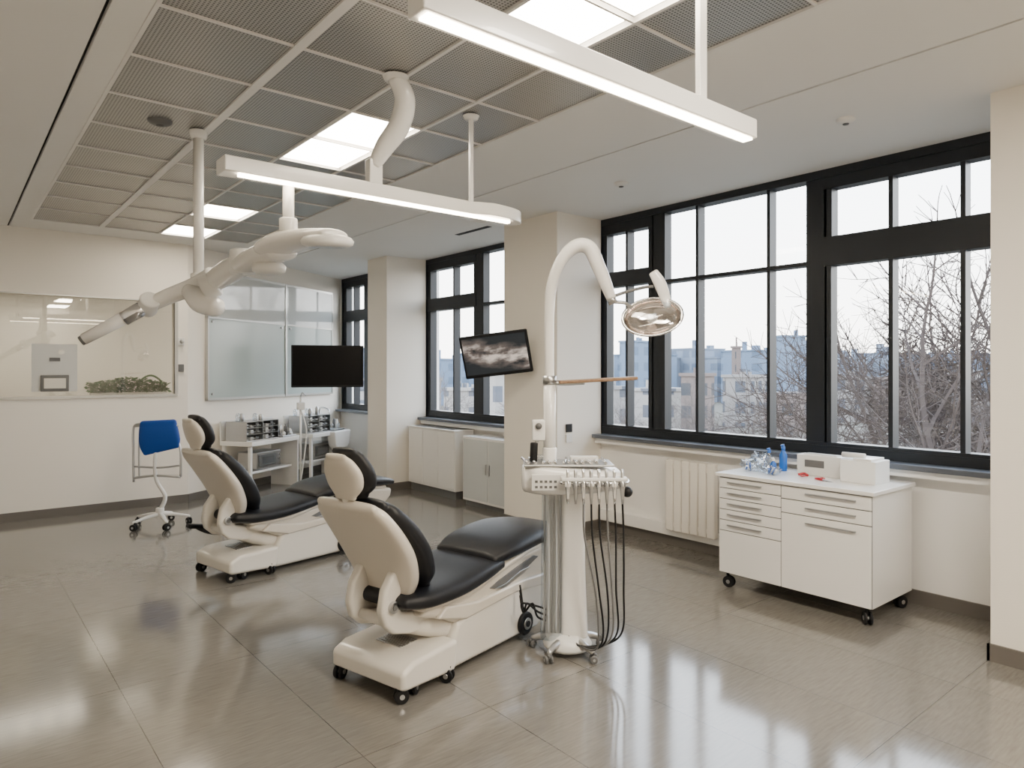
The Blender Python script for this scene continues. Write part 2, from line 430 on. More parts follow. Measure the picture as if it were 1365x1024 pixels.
# fern planter standing just inside the interior window, on the ledge
pl = empty('potted_fern', (1.72, 9.32, 1.28))
box('planter', (0, 0, 0.0), (0.80, 0.14, 0.12), M_WHITE, pl, 0.01)
lv, lf = [], []
for i in range(1700):
    x, y0 = random.uniform(-0.42, 0.42), random.uniform(-0.07, 0.07)
    a = random.uniform(0, 6.28); h = 0.06+random.uniform(0.0, 0.16) * (1.1-abs(x)); s = random.uniform(0.03, 0.06)
    d = Vector((math.cos(a), math.sin(a), random.uniform(-.3, .5))).normalized(); e2 = d.cross(Vector((0, 0, 1))).normalized()
    p = Vector((x, y0, h)); b = len(lv)
    e2 = (e2+Vector((0, 0, random.uniform(-1, 1)))).normalized()
    lv += [p, p+d*s*0.5+e2*s*0.35, p+d*s, p+d*s*0.5-e2*s*0.35]; lf.append((b, b+1, b+2, b+3))
me = bpy.data.meshes.new('leaves'); me.from_pydata(lv, [], lf); link('leaves', me, M_GREEN, pl)
tube('leaf_arch', [(0.08, 0, 0.07), (0.13, 0, 0.20), (0.24, 0, 0.26), (0.35, 0, 0.19), (0.38, 0, 0.07)], 0.012, M_GREEN, pl, n=8)
multibox('trim_8', [(OX0, 2.25, 9.12, 9.5, 1.17, 1.22)], M_WHITE)

# frosted glass partition on angled wall
fp = empty('frosted_glass_board', (2.3, YB, 0), ang)
u0, u1, um = 0.30, 3.05, 1.85
multibox('lower_glass', [(u0, um-0.02, -0.04, -0.02, 1.25, 2.26), (um+0.02, u1, -0.04, -0.02, 1.25, 2.26)], M_FROST, fp)
multibox('upper_glass', [(u0, um-0.02, -0.045, -0.02, 2.28, 2.84), (um+0.02, u1, -0.045, -0.02, 2.28, 2.84)], M_FROST2, fp)
multibox('rails', [(u0-0.02, u0, -0.05, 0, 1.22, 2.87), (um-0.02, um+0.02, -0.055, 0, 1.22, 2.87), (u1, u1+0.02, -0.05, 0, 1.22, 2.87), (u0-0.02, u1+0.02, -0.05, 0, 1.22, 1.25), (u0-0.02, u1+0.02, -0.05, 0, 2.26, 2.28), (u0-0.02, u1+0.02, -0.05, 0, 2.84, 2.87)], M_ALU, fp)
for i, (x, z) in enumerate(((u0+0.06, 2.22), (um-0.1, 2.22), (um+0.1, 2.22), (u0+0.06, 1.3))):
    cyl('standoff_%d' % i, (x, -0.06, z), (x, -0.03, z), 0.015, M_STEEL, fp, n=12)
wk = empty('wall_hook', (2.22, 8.97, 1.95))
box('plate', (0, 0.02, 0), (0.07, 0.02, 0.09), M_WHITE2, wk, 0.004)
ball('knob', (0, -0.02, 0.0), (0.025, 0.035, 0.025), M_STEEL, wk)
box('socket', (0, 0.015, -0.32), (0.06, 0.03, 0.09), M_GREY, wk, 0.004)

# ceiling small devices
for (x, y, z, m, r) in ((4.27, 3.78, H, M_WHITE2, 0.06), (4.24, 1.95, H, M_WHITE2, 0.055), (1.03, 4.66, H+0.008, M_GREY, 0.07)):
    e = empty('smoke_detector', (x, y, z))
    lathe('cover', [(0, -0.028), (r*0.5, -0.028), (r*0.85, -0.018), (r, -0.006), (r, 0.0)], (0, 0, 0), m, e)
    lathe('sensor', [(0, -0.036), (r*0.3, -0.034), (r*0.35, -0.027)], (0, 0, 0), M_GREY, e)

# ------------------------------------------------------------------ pendant lights
def pendant(x0, x1, y, zb, tall, deep, rods, rounded=False):
    e = empty('linear_pendant_light', (0, y, 0))
    if rounded:
        n = 14; pts = [(x0, -deep/2), (x1-0.42, -deep/2)]
        for i in range(n+1):
            a = -math.pi/2 + math.pi*i/n
            pts.append((x1-0.30+0.30*math.cos(a), (deep/2+0.05)*math.sin(a)))
        pts += [(x1-0.42, deep/2), (x0, deep/2)]
        vs = [(a, b, zb+0.012) for a, b in pts] + [(a, b, zb+tall) for a, b in pts]; n = len(pts)
        fs = [tuple(range(n)), tuple(range(2*n-1, n-1, -1))] + [(i, i+n, (i+1) % n+n, (i+1) % n) for i in range(n)]
        me = bpy.data.meshes.new('housing'); me.from_pydata(vs, [], fs)
        bm = bmesh.new(); bm.from_mesh(me); bmesh.ops.recalc_face_normals(bm, faces=bm.faces); bm.to_mesh(me); bm.free()
        link('housing', me, M_WHITE, e, bevel=0.006)
        multibox('led_strip', [(x0+0.07, x1-0.12, -deep/2+0.012, -deep/2+0.040, zb-0.002, zb+0.014)], M_LED, e)
    else:
        multibox('housing', [(x0, x1, -deep/2, deep/2, zb+0.006, zb+tall)], M_WHITE, e, bevel=0.006)
        multibox('led_strip', [(x0+0.02, x1-0.02, -deep/2+0.012, deep/2-0.03, zb-0.002, zb+0.008)], M_LED, e)
    for i, (rx, w) in enumerate(rods):
        multibox('hanger_%d' % i, [(rx-w/2, rx+w/2, -0.012, 0.012, zb+tall-0.005, H)], M_WHITE, e, bevel=0.003)
        lathe('ceiling_rose_%d' % i, [(0, -0.02), (0.04, -0.02), (0.05, 0.0)], (rx, 0, H), M_WHITE, e)
    return e
pendant(0.98, 2.60, 1.60, 2.555, 0.085, 0.085, [(2.27, 0.045), (1.1, 0.045)])
p2 = pendant(1.0, 2.83, 3.36, 2.515, 0.085, 0.13, [(2.45, 0.022)], rounded=True)
multibox('hanger_block', [(1.76, 1.84, -0.03, 0.03, 2.59, 2.74)], M_WHITE, p2, bevel=0.008)
tube('curved_support_arm', [(1.82, -0.20, H), (1.88, -0.19, H-0.10), (1.885, -0.12, H-0.22), (1.84, -0.05, H-0.32), (1.80, 0, H-0.42)], [0.045, 0.055, 0.058, 0.052, 0.035], M_WHITE, p2, n=20)
lathe('curved_arm_rose', [(0, -0.02), (0.06, -0.02), (0.07, 0.0)], (1.82, -0.20, H), M_WHITE, p2)

# ------------------------------------------------------------------ ceiling mounted lamp arm
ce = empty('ceiling_mounted_surgical_lamp')
cyl('drop_pole', (1.26, 4.68, 2.14), (1.26, 4.68, H+0.006), 0.032, M_WHITE, ce)
lathe('pole_flange', [(0, -0.05), (0.045, -0.05), (0.055, -0.02), (0.055, 0.0)], (1.26, 4.68, H), M_WHITE, ce)
cyl('pole_collar', (1.26, 4.68, 2.10), (1.26, 4.68, 2.22), 0.048, M_WHITE, ce, bevel=0.01)
ball('pivot_joint', (1.26, 4.62, 2.10), (0.085, 0.085, 0.07), M_WHITE, ce)
sweep('pivot_housing', [(1.19, 4.60, 2.09, 0.05, 0.05), (1.235, 4.50, 2.03, 0.085, 0.075), (1.28, 4.42, 1.99, 0.065, 0.06)], M_WHITE, ce, side=(1, 0.3, 0), exp=2.3)
cyl('pivot_band', (1.30, 4.42, 2.14), (1.22, 4.46, 2.10), 0.078, M_WHITE2, ce, bevel=0.012)
tube('boom_upper', [(1.30, 4.50, 2.19), (1.22, 4.62, 2.13), (1.10, 4.70, 2.07), (0.995, 4.75, 2.01)], [0.06, 0.055, 0.05, 0.045], M_WHITE, ce, n=18)
cyl('boom_knuckle', (0.985, 4.70, 2.04), (0.985, 4.80, 1.98), 0.06, M_WHITE2, ce, bevel=0.01)
cyl('boom_sleeve', (0.99, 4.75, 2.01), (0.86, 4.81, 1.92), 0.046, M_CHROME, ce)
cyl('boom_lower', (0.90, 4.79, 1.95), (0.66, 4.90, 1.79), 0.042, M_WHITE, ce, r2=0.034)
cyl('boom_tip', (0.665, 4.898, 1.792), (0.645, 4.905, 1.778), 0.03, M_GREY, ce)
sweep('arm_segment_a', [(1.285, 4.42, 2.15, 0.06, 0.06), (1.31, 4.20, 2.19, 0.075, 0.065), (1.325, 4.00, 2.215, 0.07, 0.055)], M_WHITE, ce, side=(1, 0.2, 0.1), exp=2.6)
cyl('arm_hub_a', (1.32, 4.02, 2.15), (1.32, 4.02, 2.29), 0.072, M_WHITE2, ce, bevel=0.015)
sweep('arm_segment_b', [(1.325, 4.02, 2.20, 0.075, 0.05), (1.35, 3.78, 2.225, 0.095, 0.055), (1.37, 3.58, 2.23, 0.09, 0.05)], M_WHITE, ce, side=(1, 0.2, 0.1), exp=2.8)
sweep('lamp_body', [(1.34, 3.62, 2.245, 0.10, 0.045), (1.375, 3.45, 2.262, 0.125, 0.05), (1.42, 3.28, 2.262, 0.115, 0.042), (1.46, 3.14, 2.258, 0.085, 0.03)], M_WHITE, ce, side=(1, 0.3, 0.05), exp=2.4)
hd0 = empty('disc_head', (1.45, 3.18, 2.232)); hd0.parent = ce; hd0.rotation_euler = (R(6), R(-4), 0)
lathe('disc_shell', [(0, 0.035), (0.08, 0.032), (0.115, 0.018), (0.128, 0.0), (0.122, -0.018), (0.10, -0.028), (0, -0.028)], (0, 0, 0), M_WHITE2, hd0, n=40)
lathe('disc_lens', [(0, -0.031), (0.085, -0.031), (0.09, -0.027)], (0, 0, 0), M_CLEAR, hd0, n=32)
lathe('under_pod', [(0, 0.02), (0.07, 0.02), (0.09, 0.0), (0.085, -0.03), (0.05, -0.045), (0, -0.045)], (1.36, 3.72, 2.165), M_WHITE2, ce, n=32)
cyl('lamp_stem', (1.33, 3.37, 2.27), (1.33, 3.37, 2.53), 0.028, M_WHITE, ce)
cyl('lamp_stem_collar', (1.33, 3.37, 2.29), (1.33, 3.37, 2.36), 0.045, M_WHITE, ce, bevel=0.008)

# ------------------------------------------------------------------ dental chairs
def dental_chair(loc, rz, sc=1.0):
    e = empty('dental_chair', loc, rz); e.scale = (sc, sc, sc)
    prism('floor_plate', [(0.0, 0.080), (0.015, 0.062), (0.38, 0.045), (0.40, 0.205), (0.08, 0.19), (0.0, 0.155)], -0.265, 0.265, M_CREAM2, e, 0.026, 4)
    multibox('plate_vent', [(0.15+i*0.016, 0.159+i*0.016, 0.0-0.09, 0.09, 0.19, 0.1985+0.0007*i) for i in range(8)], M_STEEL, e)
    for i, (x, y) in enumerate(((0.03, -0.22), (0.03, 0.23), (0.20, -0.235), (0.33, -0.245), (0.36, 0.24), (0.13, -0.2))):
        if i in (2, 4): continue
        caster(e, x, y, 0.036, 0.085, ang=R(150+i*47), i=i)
    prism('lower_cowl', [(0.38, 0.03), (1.18, 0.03), (1.30, 0.07), (1.40, 0.28), (1.05, 0.34), (0.65, 0.33), (0.44, 0.27), (0.38, 0.15)], -0.225, 0.225, M_CREAM2, e, 0.03, 4)
    prism('upper_cowl', [(0.36, 0.30), (0.50, 0.22), (0.80, 0.23), (1.20, 0.20), (1.36, 0.22), (1.47, 0.34), (1.56, 0.42), (1.58, 0.49), (1.35, 0.52), (1.0, 0.50), (0.80, 0.45), (0.45, 0.40), (0.26, 0.42), (0.18, 0.36)], -0.21, 0.21, M_CREAM, e, 0.03, 4)
    for s in (-1, 1):
        y0, y1 = (s*0.2, s*0.217) if s > 0 else (s*0.217, s*0.2)
        prism('side_slot_%d' % s, [(0.72, 0.375), (0.82, 0.35), (1.06, 0.405), (1.20, 0.455), (1.15, 0.47), (0.98, 0.44), (0.80, 0.40)], y0, y1, M_GREY, e, 0.003, 1)
        prism('side_chrome_%d' % s, [(0.76, 0.365), (0.84, 0.345), (1.04, 0.39), (1.10, 0.415), (1.0, 0.41), (0.86, 0.37)], min(s*0.212, s*0.222), max(s*0.212, s*0.222), M_STEEL, e, 0.002, 1)
        prism('side_fairing_%d' % s, [(0.28, 0.33), (0.50, 0.27), (0.95, 0.30), (1.38, 0.26), (1.44, 0.33), (1.0, 0.355), (0.6, 0.34), (0.34, 0.38)], min(s*0.2, s*0.235), max(s*0.2, s*0.235), M_CREAM, e, 0.012, 3)
        cyl('side_wheel_%d' % s, (1.03, s*0.222, 0.095), (1.03, s*0.25, 0.095), 0.068, M_BLACK, e, bevel=0.01)
        cyl('side_wheel_cap_%d' % s, (1.03, s*0.25, 0.095), (1.03, s*0.256, 0.095), 0.034, M_STEEL, e)
        cyl('side_wheel_hub_%d' % s, (1.03, s*0.256, 0.095), (1.03, s*0.26, 0.095), 0.018, M_BLACK, e)
    sweep('seat_cushion', [(0.10, 0, 0.452, 0.22, 0.040), (0.22, 0, 0.445, 0.262, 0.05), (0.45, 0, 0.452, 0.275, 0.052), (0.66, 0, 0.478, 0.268, 0.050), (0.80, 0, 0.495, 0.25, 0.040)], M_LEATH, e, exp=3.6)
    sweep('leg_cushion', [(0.78, 0, 0.525, 0.235, 0.040), (0.92, 0, 0.555, 0.27, 0.052), (1.2, 0, 0.582, 0.275, 0.052), (1.45, 0, 0.565, 0.25, 0.044), (1.60, 0, 0.54, 0.19, 0.032)], M_LEATH, e, exp=3.4)
    sweep('cushion_tray', [(0.2, 0, 0.40, 0.22, 0.02), (0.5, 0, 0.405, 0.24, 0.025), (0.8, 0, 0.465, 0.24, 0.025), (1.1, 0, 0.52, 0.24, 0.025), (1.5, 0, 0.51, 0.2, 0.02)], M_CREAM, e, exp=4)
    sweep('backrest_cushion', [(0.27, 0, 0.50, 0.17, 0.045), (0.235, 0, 0.58, 0.235, 0.058), (0.17, 0, 0.70, 0.268, 0.062), (0.085, 0, 0.82, 0.265, 0.058), (0.0, 0, 0.915, 0.235, 0.046), (-0.03, 0, 0.945, 0.195, 0.035)], M_LEATH, e, exp=3.1)
    sweep('backrest_shell', [(0.15, 0, 0.43, 0.12, 0.04), (0.145, 0, 0.49, 0.18, 0.045), (0.13, 0, 0.57, 0.225, 0.05), (0.075, 0, 0.69, 0.258, 0.05), (-0.005, 0, 0.81, 0.262, 0.046), (-0.085, 0, 0.91, 0.245, 0.04), (-0.115, 0, 0.945, 0.215, 0.03)], M_CREAM, e, exp=3.4)
    for s in (-1, 1):
        prism('hinge_bracket_%d' % s, [(-0.02, 0.43), (0.0, 0.355), (0.06, 0.30), (0.16, 0.272), (0.42, 0.25), (0.44, 0.36), (0.20, 0.375), (0.11, 0.40), (0.10, 0.47), (0.14, 0.58), (0.06, 0.61), (0.0, 0.53)], min(s*0.09, s*0.145), max(s*0.09, s*0.145), M_CREAM2, e, 0.018, 4)
        cyl('hinge_pin_%d' % s, (0.045, s*0.135, 0.44), (0.045, s*0.162, 0.44), 0.030, M_STEEL, e, bevel=0.004)
        cyl('hinge_pin_cap_%d' % s, (0.045, s*0.162, 0.44), (0.045, s*0.166, 0.44), 0.014, M_GREY, e)
    cyl('hinge_axle', (0.06, -0.14, 0.36), (0.06, 0.14, 0.36), 0.028, M_CREAM2, e)
    sweep('tail_fairing', [(0.08, 0, 0.35, 0.09, 0.035), (0.25, 0, 0.29, 0.15, 0.06), (0.45, 0, 0.22, 0.19, 0.07)], M_CREAM2, e, exp=3)
    tube('headrest_post', [(-0.08, 0, 0.88), (-0.12, 0, 0.97), (-0.12, 0, 1.04)], 0.020, M_CREAM2, e)
    sweep('headrest_shell', [(-0.125, 0.0, 0.995, 0.075, 0.02), (-0.125, 0.0, 1.045, 0.12, 0.034), (-0.14, 0.0, 1.105, 0.13, 0.036), (-0.165, 0.0, 1.16, 0.105, 0.03), (-0.18, 0, 1.185, 0.075, 0.02)], M_CREAM, e, exp=2.3)
    sweep('headrest_cushion', [(-0.055, 0.0, 1.0, 0.08, 0.028), (-0.06, 0.0, 1.045, 0.135, 0.044), (-0.08, 0.0, 1.115, 0.145, 0.046), (-0.11, 0.0, 1.18, 0.115, 0.038), (-0.13, 0, 1.205, 0.085, 0.026)], M_LEATH, e, exp=2.3)
    return e
c1 = dental_chair((1.62, 3.11, 0), R(13.6))
c2 = dental_chair((1.60, 5.58, 0), R(11.0), 1.03)
box('side_pedal', (0.05, 0.33, 0.33), (0.16, 0.07, 0.035), M_BLACK, c2, 0.012, rot=(0, R(12), 0))
tube('pedal_arm', [(0.05, 0.33, 0.32), (0.12, 0.26, 0.28), (0.25, 0.15, 0.27)], 0.016, M_BLACK, c2, n=8)

# ------------------------------------------------------------------ delivery unit with lamp
CAMYAW = R(-39.49)
du = empty('dental_delivery_unit', (2.75, 2.84, 0), CAMYAW)
lathe('base_hub', [(0, 0.03), (0.13, 0.03), (0.14, 0.05), (0.12, 0.08), (0.09, 0.11), (0, 0.12)], (0.0, 0, 0), M_WHITE2, du)
for i in range(5):
    a = R(20+72*i); c, s = math.cos(a), math.sin(a)
    tube('base_leg_%d' % i, [(c*0.08, s*0.08, 0.075), (c*0.15, s*0.15, 0.07), (c*0.21, s*0.21, 0.05)], [0.025, 0.02, 0.014], M_STEEL, du, n=10, sub=3)
    caster(du, c*0.21, s*0.21, 0.022, 0.05, ang=a+1, i=i, m=M_GREY)
sweep('column', [(0.035, 0, 0.10, 0.08, 0.07), (0.03, 0, 0.5, 0.07, 0.06), (0.03, 0, 0.92, 0.07, 0.06)], M_WHITE, du, exp=3.5, cap=0.01, side=(1, 0, 0))
sweep('column_rear', [(-0.075, 0.02, 0.09, 0.05, 0.05), (-0.075, 0.02, 0.5, 0.045, 0.045), (-0.07, 0.02, 0.92, 0.045, 0.045)], M_WHITE2, du, exp=3, cap=0.01, side=(1, 0, 0))
sweep('column_sleeve', [(-0.085, 0, 0.09, 0.07, 0.075), (-0.085, 0, 0.5, 0.065, 0.065), (-0.08, 0, 0.92, 0.065, 0.065)], M_CLEAR, du, exp=3, cap=0.01, side=(1, 0, 0))
for i in range(5):
    x = -0.135+0.022*i
    tube('supply_line_%d' % i, [(x, -0.045, 0.90), (x+0.005, -0.045, 0.5), (x, -0.045, 0.12)], 0.006, M_WHITE2 if i % 2 else M_STEEL, du, n=8)
sweep('head_body', [(-0.235, 0, 0.99, 0.11, 0.075), (-0.16, 0, 0.99, 0.15, 0.085), (0.0, 0, 0.985, 0.16, 0.08), (0.20, 0, 0.985, 0.15, 0.065), (0.28, 0, 0.99, 0.13, 0.05)], M_WHITE, du, side=(0, 1, 0), exp=4, cap=0.025)
box('control_face', (-0.13, -0.155, 0.985), (0.16, 0.01, 0.09), M_WHITE2, du, 0.004)
multibox('control_buttons', [(-0.19+0.026*i, -0.175+0.026*i, -0.164, -0.158, 0.955+0.03*j, 0.968+0.03*j) for i in range(5) for j in range(2)], M_GREY, du)
box('top_tray', (0.0, 0, 1.072), (0.50, 0.26, 0.012), M_STEEL, du, 0.004)
for i in range(12):
    x = -0.22+0.038*i + random.uniform(-.01, .01)
    cyl('tray_tool_%d' % i, (x, -0.11, 1.085), (x+random.uniform(-.04, .04), 0.08, 1.09), 0.007, M_CHROME, du, n=8)
box('tray_box_a', (-0.12, 0.04, 1.095), (0.12, 0.08, 0.035), M_CLEAR, du, 0.004)
box('tray_box_b', (0.10, 0.05, 1.09), (0.16, 0.07, 0.03), M_WHITE2, du, 0.004)
tube('front_rail', [(-0.05, -0.13, 0.99), (-0.04, -0.20, 0.99), (0.10, -0.215, 0.99), (0.29, -0.20, 0.99), (0.33, -0.10, 0.99)], 0.009, M_CHROME, du, n=10)
box('rail_plate', (0.13, -0.19, 1.01), (0.36, 0.07, 0.02), M_WHITE2, du, 0.006)
for i in range(8):
    x = -0.015+0.042*i; y = -0.215
    lathe('handpiece_%d' % i, [(0, -0.09), (0.006, -0.09), (0.009, -0.06), (0.012, -0.02), (0.016, 0.0), (0.018, 0.02), (0.012, 0.035), (0.008, 0.05), (0.01, 0.075), (0.007, 0.095), (0, 0.098)], (x, y, 0.97), M_CHROME if i % 2 == 0 else M_STEEL, du, n=14, rot=(R(-8), 0, 0))
    box('holder_%d' % i, (x, y+0.012, 0.985), (0.034, 0.05, 0.026), M_GREY if i % 3 else M_WHITE2, du, 0.005)
ball('head_knob', (0.32, -0.13, 0.93), (0.03, 0.03, 0.03), M_BLACK, du)
for i in range(6):
    x = 0.07+0.042*i; k = i/5
    tube('hose_%d' % i, [(x, -0.215, 0.885), (x+0.005, -0.225, 0.70), (0.13+0.15*k+random.uniform(-.01, .02), -0.23, 0.42), (0.15+0.13*k, -0.22, 0.20), (0.14+0.06*k, -0.19, 0.085+0.02*i*0.3), (0.06, -0.12, 0.075), (0.0, -0.07, 0.11)], 0.0055, M_BLACK if i % 3 else M_GREY, du, n=8, sub=8)
for i in range(3):
    tube('rear_hose_%d' % i, [(-0.10, 0.02, 0.16+0.03*i), (-0.17, -0.02, 0.20+0.03*i), (-0.20-0.03*i, -0.03, 0.28), (-0.25, 0.0, 0.22), (-0.27, 0.05, 0.30+0.03*i)], 0.006, M_BLACK, du, n=8)
cyl('post_socket', (-0.10, 0.02, 1.03), (-0.10, 0.02, 1.16), 0.042, M_WHITE, du, bevel=0.008)
cyl('post_lower', (-0.10, 0.02, 1.10), (-0.10, 0.02, 1.54), 0.036, M_WHITE, du)
cyl('post_collar', (-0.10, 0.02, 1.52), (-0.10, 0.02, 1.57), 0.04, M_STEEL, du)
tube('lamp_arch', [(-0.10, 0.02, 1.54), (-0.102, 0.02, 1.75), (-0.10, 0.02, 1.95), (-0.085, 0.01, 2.10), (-0.03, 0, 2.235), (0.05, 0, 2.31), (0.125, 0, 2.30), (0.175, 0, 2.20), (0.215, -0.01, 2.10), (0.25, -0.01, 2.01)], [0.027, 0.027, 0.028, 0.031, 0.035, 0.040, 0.042, 0.040, 0.036, 0.028], M_WHITE, du, n=20)
cyl('arch_end', (0.245, -0.01, 2.02), (0.262, -0.01, 1.98), 0.026, M_STEEL, du)
tube('lamp_link', [(0.255, -0.01, 2.02), (0.34, 0.0, 2.05), (0.44, 0.0, 2.075), (0.49, 0.0, 2.08)], 0.009, M_GREY, du, n=10)
tube('lamp_link_lower', [(0.262, -0.01, 1.99), (0.33, 0.0, 1.985), (0.37, 0.02, 1.96)], 0.010, M_STEEL, du, n=10)
sweep('lamp_handle', [(0.50, 0.03, 2.16, 0.028, 0.012), (0.535, 0.03, 2.10, 0.035, 0.016), (0.565, 0.03, 2.02, 0.03, 0.014), (0.575, 0.02, 1.97, 0.02, 0.012)], M_WHITE, du, side=(1, 0, 0.4), exp=2.5)
bp_ = [(math.sin(R(a)), -math.cos(R(a))) for a in range(0, 91, 9)]
prof = [(r*1.0, z*0.62) for r, z in bp_] + [(1.05, 0.0), (1.05, 0.05), (1.0, 0.05), (0.97, 0.0)] + [(r*0.95, z*0.56) for r, z in reversed(bp_)]
lampe = empty('lamp_head', (0.485, 0.0, 1.905)); lampe.parent = du; lampe.rotation_euler = (R(68), R(-8), R(-6))
lathe('reflector_bowl', prof, (0, 0, 0), M_COPPER, lampe, n=40, scale=(0.165, 0.115, 0.13))
lathe('lens', [(0, 0.20), (0.5, 0.17), (0.85, 0.08), (0.99, 0.0)], (0, 0, 0.0), M_CLEAR, lampe, n=40, scale=(0.163, 0.113, 0.13))
lathe('bezel', [(0.97, -0.04), (1.06, -0.02), (1.08, 0.05), (1.0, 0.09), (0.97, 0.03)], (0, 0, 0), M_CHROME, lampe, n=40, scale=(0.165, 0.115, 0.13))
ball('bulb', (0, 0, -0.02), (0.03, 0.022, 0.022), M_WHITE, lampe)
box('bulb_shield', (0, 0, 0.015), (0.05, 0.03, 0.006), M_STEEL, lampe, 0.003)
box('wood_tray', (0.17, 0.02, 1.545), (0.44, 0.20, 0.018), M_WOOD, du, 0.004, rot=(0, R(-3), 0))
tube('tray_bracket', [(-0.10, 0.02, 1.53), (-0.02, 0.02, 1.525), (0.10, 0.02, 1.53)], 0.012, M_STEEL, du, n=8)
box('side_module', (-0.165, 0.0, 1.26), (0.075, 0.06, 0.12), M_WHITE, du, 0.01)
cyl('side_bracket', (-0.16, 0.01, 1.28), (-0.10, 0.02, 1.28), 0.012, M_STEEL, du)
lathe('module_dial', [(0, 0.0), (0.018, 0.0), (0.018, 0.012), (0, 0.012)], (-0.165, -0.03, 1.285), M_GREY, du, rot=(R(90), 0, 0))
cyl('syringe', (-0.195, -0.02, 1.08), (-0.19, -0.02, 1.19), 0.022, M_BLACK, du, bevel=0.005)
cyl('syringe_mount', (-0.19, -0.01, 1.16), (-0.165, 0.0, 1.22), 0.01, M_STEEL, du)

# ------------------------------------------------------------------ drawer cabinet
cb = empty('drawer_cabinet', (4.43, 1.88, 0))
W, D = 1.09, 0.62   # along Y, along X
ZB, ZT = 0.115, 0.82
multibox('carcass', [(0.02, D, 0.0, W, ZB, ZT)], M_WHITE, cb, bevel=0.003)
multibox('worktop', [(-0.015, D+0.01, -0.02, W+0.02, ZT, ZT+0.028)], M_WHITE, cb, bevel=0.005)
split = 0.60
fr = []; hd = []
def front(y0, y1, z0, z1):
    fr.append((0.002, 0.02, y0+0.003, y1-0.003, z0+0.003, z1-0.003))
def handle(y0, y1, z): hd.append((-0.018, -0.008, y0, y1, z-0.004, z+0.004)); hd.append((-0.01, 0.002, y0+0.01, y0+0.018, z-0.003, z+0.003)); hd.append((-0.01, 0.002, y1-0.018, y1-0.01, z-0.003, z+0.003))
for i in range(5):
    z1 = ZT-0.005-0.078*i; front(split, W, z1-0.078, z1); handle(split+0.14, W-0.08, z1-0.032)
front(split, W, ZB, ZT-0.005-0.39)
front(0, split, ZT-0.095, ZT-0.005); handle(0.09, split-0.18, ZT-0.04)
front(0, split, ZT-0.19, ZT-0.095); handle(0.09, split-0.18, ZT-0.135)
front(0, split, ZB, ZT-0.19); handle(0.09, split-0.18, ZT-0.235)
multibox('drawer_fronts', fr, M_WHITE, cb, bevel=0.003)
multibox('handles', hd, M_STEEL, cb)
multibox('shadow_gaps', [(0.012, 0.021, 0.002, W-0.002, ZB+0.004, ZT-0.002)], M_GREY, cb)
for i, (x, y) in enumerate(((0.06, 0.05), (0.06, W-0.05), (D-0.06, 0.05), (D-0.06, W-0.05))): caster(cb, x, y, 0.042, ZB+0.002, ang=R(40+60*i), i=i)
ZC = ZT+0.028
bx = empty('supply_box', (4.80, 2.10, ZC), R(0))
multibox('carton', [(-0.10, 0.12, -0.13, 0.10, 0, 0.15)], M_PAPER, bx, bevel=0.003)
multibox('carton_flap', [(-0.09, 0.11, -0.10, 0.02, 0.15, 0.165)], M_WHITE, bx, bevel=0.003)
cyl('carton_roll', (-0.02, -0.03, 0.175), (-0.02, 0.12, 0.175), 0.018, M_WHITE2, bx)
b2 = empty('glove_dispenser', (4.86, 2.40, ZC))
multibox('carton', [(-0.06, 0.06, -0.16, 0.16, 0, 0.145)], M_WHITE2, b2, bevel=0.003)
box('printed_panel', (-0.062, 0.03, 0.085), (0.004, 0.14, 0.05), M_GREY, b2)
multibox('opening_flap', [(-0.04, 0.04, -0.12, 0.12, 0.145, 0.152)], M_WHITE, b2)
def bottle(loc, h, r, mbody, mcap):
    e = empty('spray_bottle', loc)
    lathe('body', [(0, 0), (r, 0), (r*1.02, h*0.1), (r, h*0.6), (r*0.45, h*0.75), (r*0.4, h*0.8), (0, h*0.8)], (0, 0, 0), mbody, e, n=20)
    lathe('cap', [(r*0.5, h*0.78), (r*0.52, h*0.9), (r*0.3, h*0.93), (r*0.25, h), (0, h)], (0, 0, 0), mcap, e, n=16)
    box('nozzle', (-r*0.5, 0, h*0.96), (r*1.4, r*0.4, r*0.4), mcap, e, 0.003)
bottle((4.86, 2.70, ZC), 0.20, 0.028, M_BLUEP, M_BLUEP)
bottle((4.80, 2.78, ZC), 0.17, 0.025, M_CLEAR, M_BLUEP)
bottle((4.72, 2.70, ZC), 0.11, 0.022, M_BLUEP, M_WHITE)
def crumple(name, loc, s, m, seed):
    e = empty(name, loc); rr = random.Random(seed)
    bm = bmesh.new(); bmesh.ops.create_icosphere(bm, subdivisions=3, radius=1)
    for v in bm.verts:
        k = 1+rr.uniform(-0.22, 0.22); v.co = Vector((v.co.x*s[0]*k, v.co.y*s[1]*k, max(0, (v.co.z*0.9+0.8))*s[2]*k))
    me = bpy.data.meshes.new('wrap'); bm.to_mesh(me); bm.free(); link('wrap', me, m, e)
    for i in range(4):
        x, y = rr.uniform(-.6, .6)*s[0], rr.uniform(-.6, .6)*s[1]
        cyl('item_%d' % i, (x, y, 0.005), (x+rr.uniform(-.03, .03), y+rr.uniform(-.03, .03), s[2]*1.2), 0.008, M_BLUEP if i % 2 else M_WHITE2, e, n=10)
crumple('plastic_bag', (4.68, 2.84, ZC), (0.07, 0.09, 0.055), M_CLEAR, 1)
crumple('plastic_bag', (4.84, 2.88, ZC), (0.07, 0.07, 0.07), M_CLEAR, 2)
crumple('plastic_bag', (4.62, 2.66, ZC), (0.05, 0.07, 0.035), M_CLEAR, 3)
rs = empty('red_scissors', (4.62, 2.28, ZC), R(70))
tube('handle_a', [(0, 0, 0.008), (0.03, 0.022, 0.010), (0.055, 0.01, 0.010), (0.035, -0.008, 0.010), (0, 0, 0.008)], 0.006, M_RED, rs, n=8)
